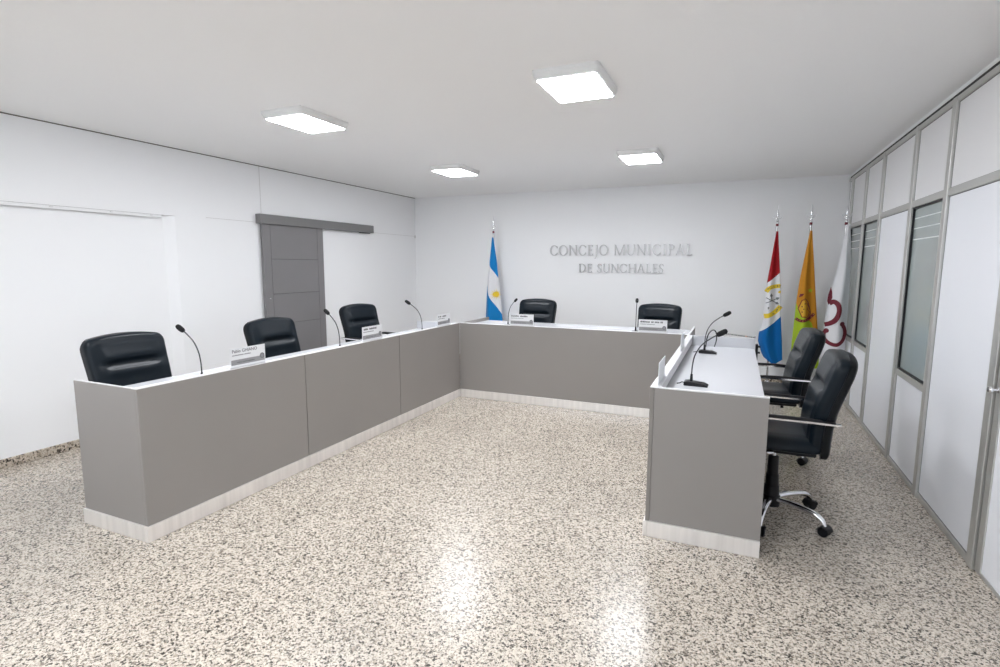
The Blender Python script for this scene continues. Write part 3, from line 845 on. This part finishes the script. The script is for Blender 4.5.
# flag 1: sky blue, white, sky blue with golden sun
t = empty('flag', (0, 0, 0))
pole(t, -3.405, 7.50, 2.07, 2.29, 0)
F1 = Flag([(1.97, -3.412), (1.60, -3.475), (1.24, -3.53), (.70, -3.568), (.45, -3.56)], [(1.97, -3.392), (1.60, -3.342), (1.345, -3.322), (.786, -3.275), (.45, -3.245)], 7.455, 2.6, .6)
F1.cloth([[(0, 1.62), (1, 1.35)], [(0, 1.255), (1, .80)]], [blue_m, white_cloth_m, blue_m], [(0, .45), (1, .40)], t, [(0, 1.955), (1, 1.955)])
sx, sz = -3.352, 1.10
rays = []
for k in range(16):
    a = 2 * PI * k / 16; r1 = .088 if k % 2 == 0 else .075
    rays.append([(sx + .034 * math.cos(a - .13), sz + .034 * math.sin(a - .13)), (sx + r1 * math.cos(a), sz + r1 * math.sin(a)), (sx + .034 * math.cos(a + .13), sz + .034 * math.sin(a + .13))])
so = F1.decal('sun_emblem', rays + [disc(sx, sz, .042)], yellow_m, t)
F1.decal('sun_face', band_polys(disc(sx, sz, .038) + [disc(sx, sz, .038)[0]], .005), gold_m, so, .0065)
tag(t, 'sky blue and white flag with golden sun on a pole behind the back desk', 'flag', 'flags on poles along the back wall')

# flag 2: red, white, blue with emblem
t = empty('flag', (0, 0, 0))
pole(t, .418, 7.50, 2.08, 2.285, 0)
F2 = Flag([(1.98, .412), (1.344, .346), (1.0, .332), (.80, .322), (.70, .292), (.60, .288), (.45, .335), (.33, .40)],
          [(1.98, .430), (1.46, .482), (1.30, .503), (.924, .525), (.60, .56), (.36, .577)], 7.44, 2.2, 2.4)
F2.cloth([[(0, 1.335), (1, 1.465)], [(0, .72), (.35, .80), (.6, .84), (1, .925)]], [red_cloth_m, white_cloth_m, blue2_m], [(0, .40), (.3, .335), (.6, .33), (1, .38)], t, [(0, 1.965), (1, 1.965)])
up_arc = smooth2([(.343, 1.225), (.37, 1.268), (.41, 1.288), (.46, 1.298), (.496, 1.302)])
lo_arc = smooth2([(.336, .922), (.39, .935), (.44, .965), (.48, 1.005), (.514, 1.052)])
a1 = F2.decal('motto_ribbon', band_polys(up_arc, .048), yellow_m, t)
letters_along(F2, 'VINCIA INV', up_arc, .040, ink_m, a1)
a2 = F2.decal('motto_ribbon', band_polys(lo_arc, .055), yellow_m, t)
letters_along(F2, '     DE SANTA', lo_arc, .038, ink_m, a2)
F2.decal('ribbon_end', [[(.475, 1.215), (.503, 1.21), (.503, 1.245), (.478, 1.235)]], yellow_m, t)
sp = []
for a in (25, 100, 205, -28, 152):
    ca, sa = math.cos(math.radians(a)), math.sin(math.radians(a)); c = (.413, 1.118)
    sp += band_polys([(c[0], c[1]), (c[0] + .075 * ca, c[1] + .075 * sa)], .010)
for a in (25, -28, 100):
    ca, sa = math.cos(math.radians(a)), math.sin(math.radians(a)); c = (.413 + .062 * ca, 1.118 + .062 * sa)
    sp.append([(c[0] + .032 * ca, c[1] + .032 * sa), (c[0] - .018 * sa, c[1] + .018 * ca), (c[0] - .02 * ca, c[1] - .02 * sa), (c[0] + .018 * sa, c[1] - .018 * ca)])
F2.decal('crossed_arrows', sp, greyp_m, t)
F2.decal('arrow_tail', [[(.375, 1.005), (.39, 1.03), (.38, 1.045), (.368, 1.03)]], greyp_m, t)
tag(t, 'red, white and blue flag with yellow ribbons on a pole beside the short desk', 'flag', 'flags on poles along the back wall')

# flag 3: orange and lime green with emblem
t = empty('flag', (0, 0, 0))
pole(t, .778, 7.50, 2.085, 2.29, 0)
F3 = Flag([(1.98, .772), (1.377, .702), (1.11, .685), (.60, .672), (.23, .668)], [(1.98, .790), (1.38, .862), (.85, .925), (.60, .965), (.23, .985)], 7.44, 2.4, 1.5)
F3.cloth([[(0, 1.10), (.25, .94), (.55, .905), (.75, .86), (.88, .72), (1, .50)]], [orange_m, green_m], [(0, .25), (1, .30)], t, [(0, 1.965), (1, 1.965)])
rib = smooth2([(.690, .905), (.73, .885), (.785, .888), (.83, .915), (.882, .972)])
rb = F3.decal('motto_ribbon', band_polys(rib, .034), maroon_m, t)
letters_along(F3, 'SUNCHALES', rib, .024, gold_m, rb)
tw = [(.705, 1.03), (.735, 1.13), (.77, 1.155), (.80, 1.12), (.825, 1.05), (.845, .97), (.80, .925), (.745, .93)]
F3.decal('shield_outline', band_polys(tw + [tw[0]], .008), maroon_m, t)
sh = F3.decal('gold_shield', [[(.712, 1.03), (.738, 1.12), (.765, 1.13), (.785, 1.07), (.785, .945), (.75, .94)]], gold_m, t)
det = []
for px, pz in ((.735, 1.05), (.755, 1.02), (.74, .985), (.765, 1.085)): det.append([(px, pz), (px + .012, pz), (px + .012, pz + .014), (px, pz + .014)])
det += band_polys([(.79, 1.10), (.815, 1.06), (.80, 1.03), (.83, .99), (.815, .955)], .006)
F3.decal('shield_detail', det, maroon_m, t, .006)
F3.decal('red_ribbon_end', [[(.705, 1.165), (.715, 1.21), (.757, 1.215), (.738, 1.185)]], maroon_m, t)
star = []
for k in range(10):
    a = PI / 2 + k * PI / 5; r = .032 if k % 2 == 0 else .013; star.append((.820 + r * math.cos(a), 1.253 + r * math.sin(a)))
F3.decal('green_star', [[star[k - 1], star[k], star[(k + 1) % 10]] for k in range(0, 10, 2)] + [[star[k] for k in range(1, 10, 2)]], green_m, t)
tag(t, 'orange and lime green flag with shield on a pole between two other flags', 'flag', 'flags on poles along the back wall')

# flag 4: white with maroon swirl
t = empty('flag', (0, 0, 0))
pole(t, 1.115, 7.33, 2.065, 2.25, 0, .38)
kf = 7.10 / 7.45
def q4(x, z): return (x * kf, 1.55 + (z - 1.55) * kf)
def t4(tab): return [(1.55 + (z - 1.55) * kf, x * kf) for z, x in tab]
F4 = Flag(t4([(2.05, 1.145), (1.524, 1.087), (1.10, 1.015), (.60, .985), (.22, .985)]), t4([(2.05, 1.175), (1.5, 1.225), (.9, 1.236), (.5, 1.238), (.22, 1.235)]), 7.10, 2.2, .3, .06)
zb4 = 1.55 + (.22 - 1.55) * kf; zt4 = 1.55 + (2.03 - 1.55) * kf
F4.cloth([], [white_cloth_m], [(0, zb4), (1, zb4 + .04)], t, [(0, zt4), (1, zt4)])
fl = [q4(*p) for p in ((1.036, 1.305), (1.052, 1.24), (1.058, 1.17), (1.045, 1.125), (1.026, 1.082), (1.008, 1.13), (1.012, 1.20))]
F4.decal('flame_mark', [fl], maroon_m, t)
arc = [q4(*p) for p in smooth2([(1.032, 1.10), (1.075, 1.125), (1.118, 1.085), (1.132, 1.005), (1.105, .915), (1.055, .865), (1.0, .845)])]
F4.decal('swirl_mark', band_polys(arc, .05), maroon_m, t)
rg = [q4(*p) for p in smooth2([(1.022, .768), (1.0, .74), (1.008, .675), (1.06, .625), (1.13, .612), (1.19, .655), (1.214, .73), (1.208, .80), (1.172, .865)])]
F4.decal('ring_mark', band_polys(rg, .042), maroon_m, t)
F4.decal('ring_end', [disc(*q4(1.022, .772), .027), disc(*q4(1.176, .862), .027)], maroon_m, t)
tag(t, 'white flag with maroon swirl emblem on a pole against the partition', 'flag', 'flags on poles along the back wall')
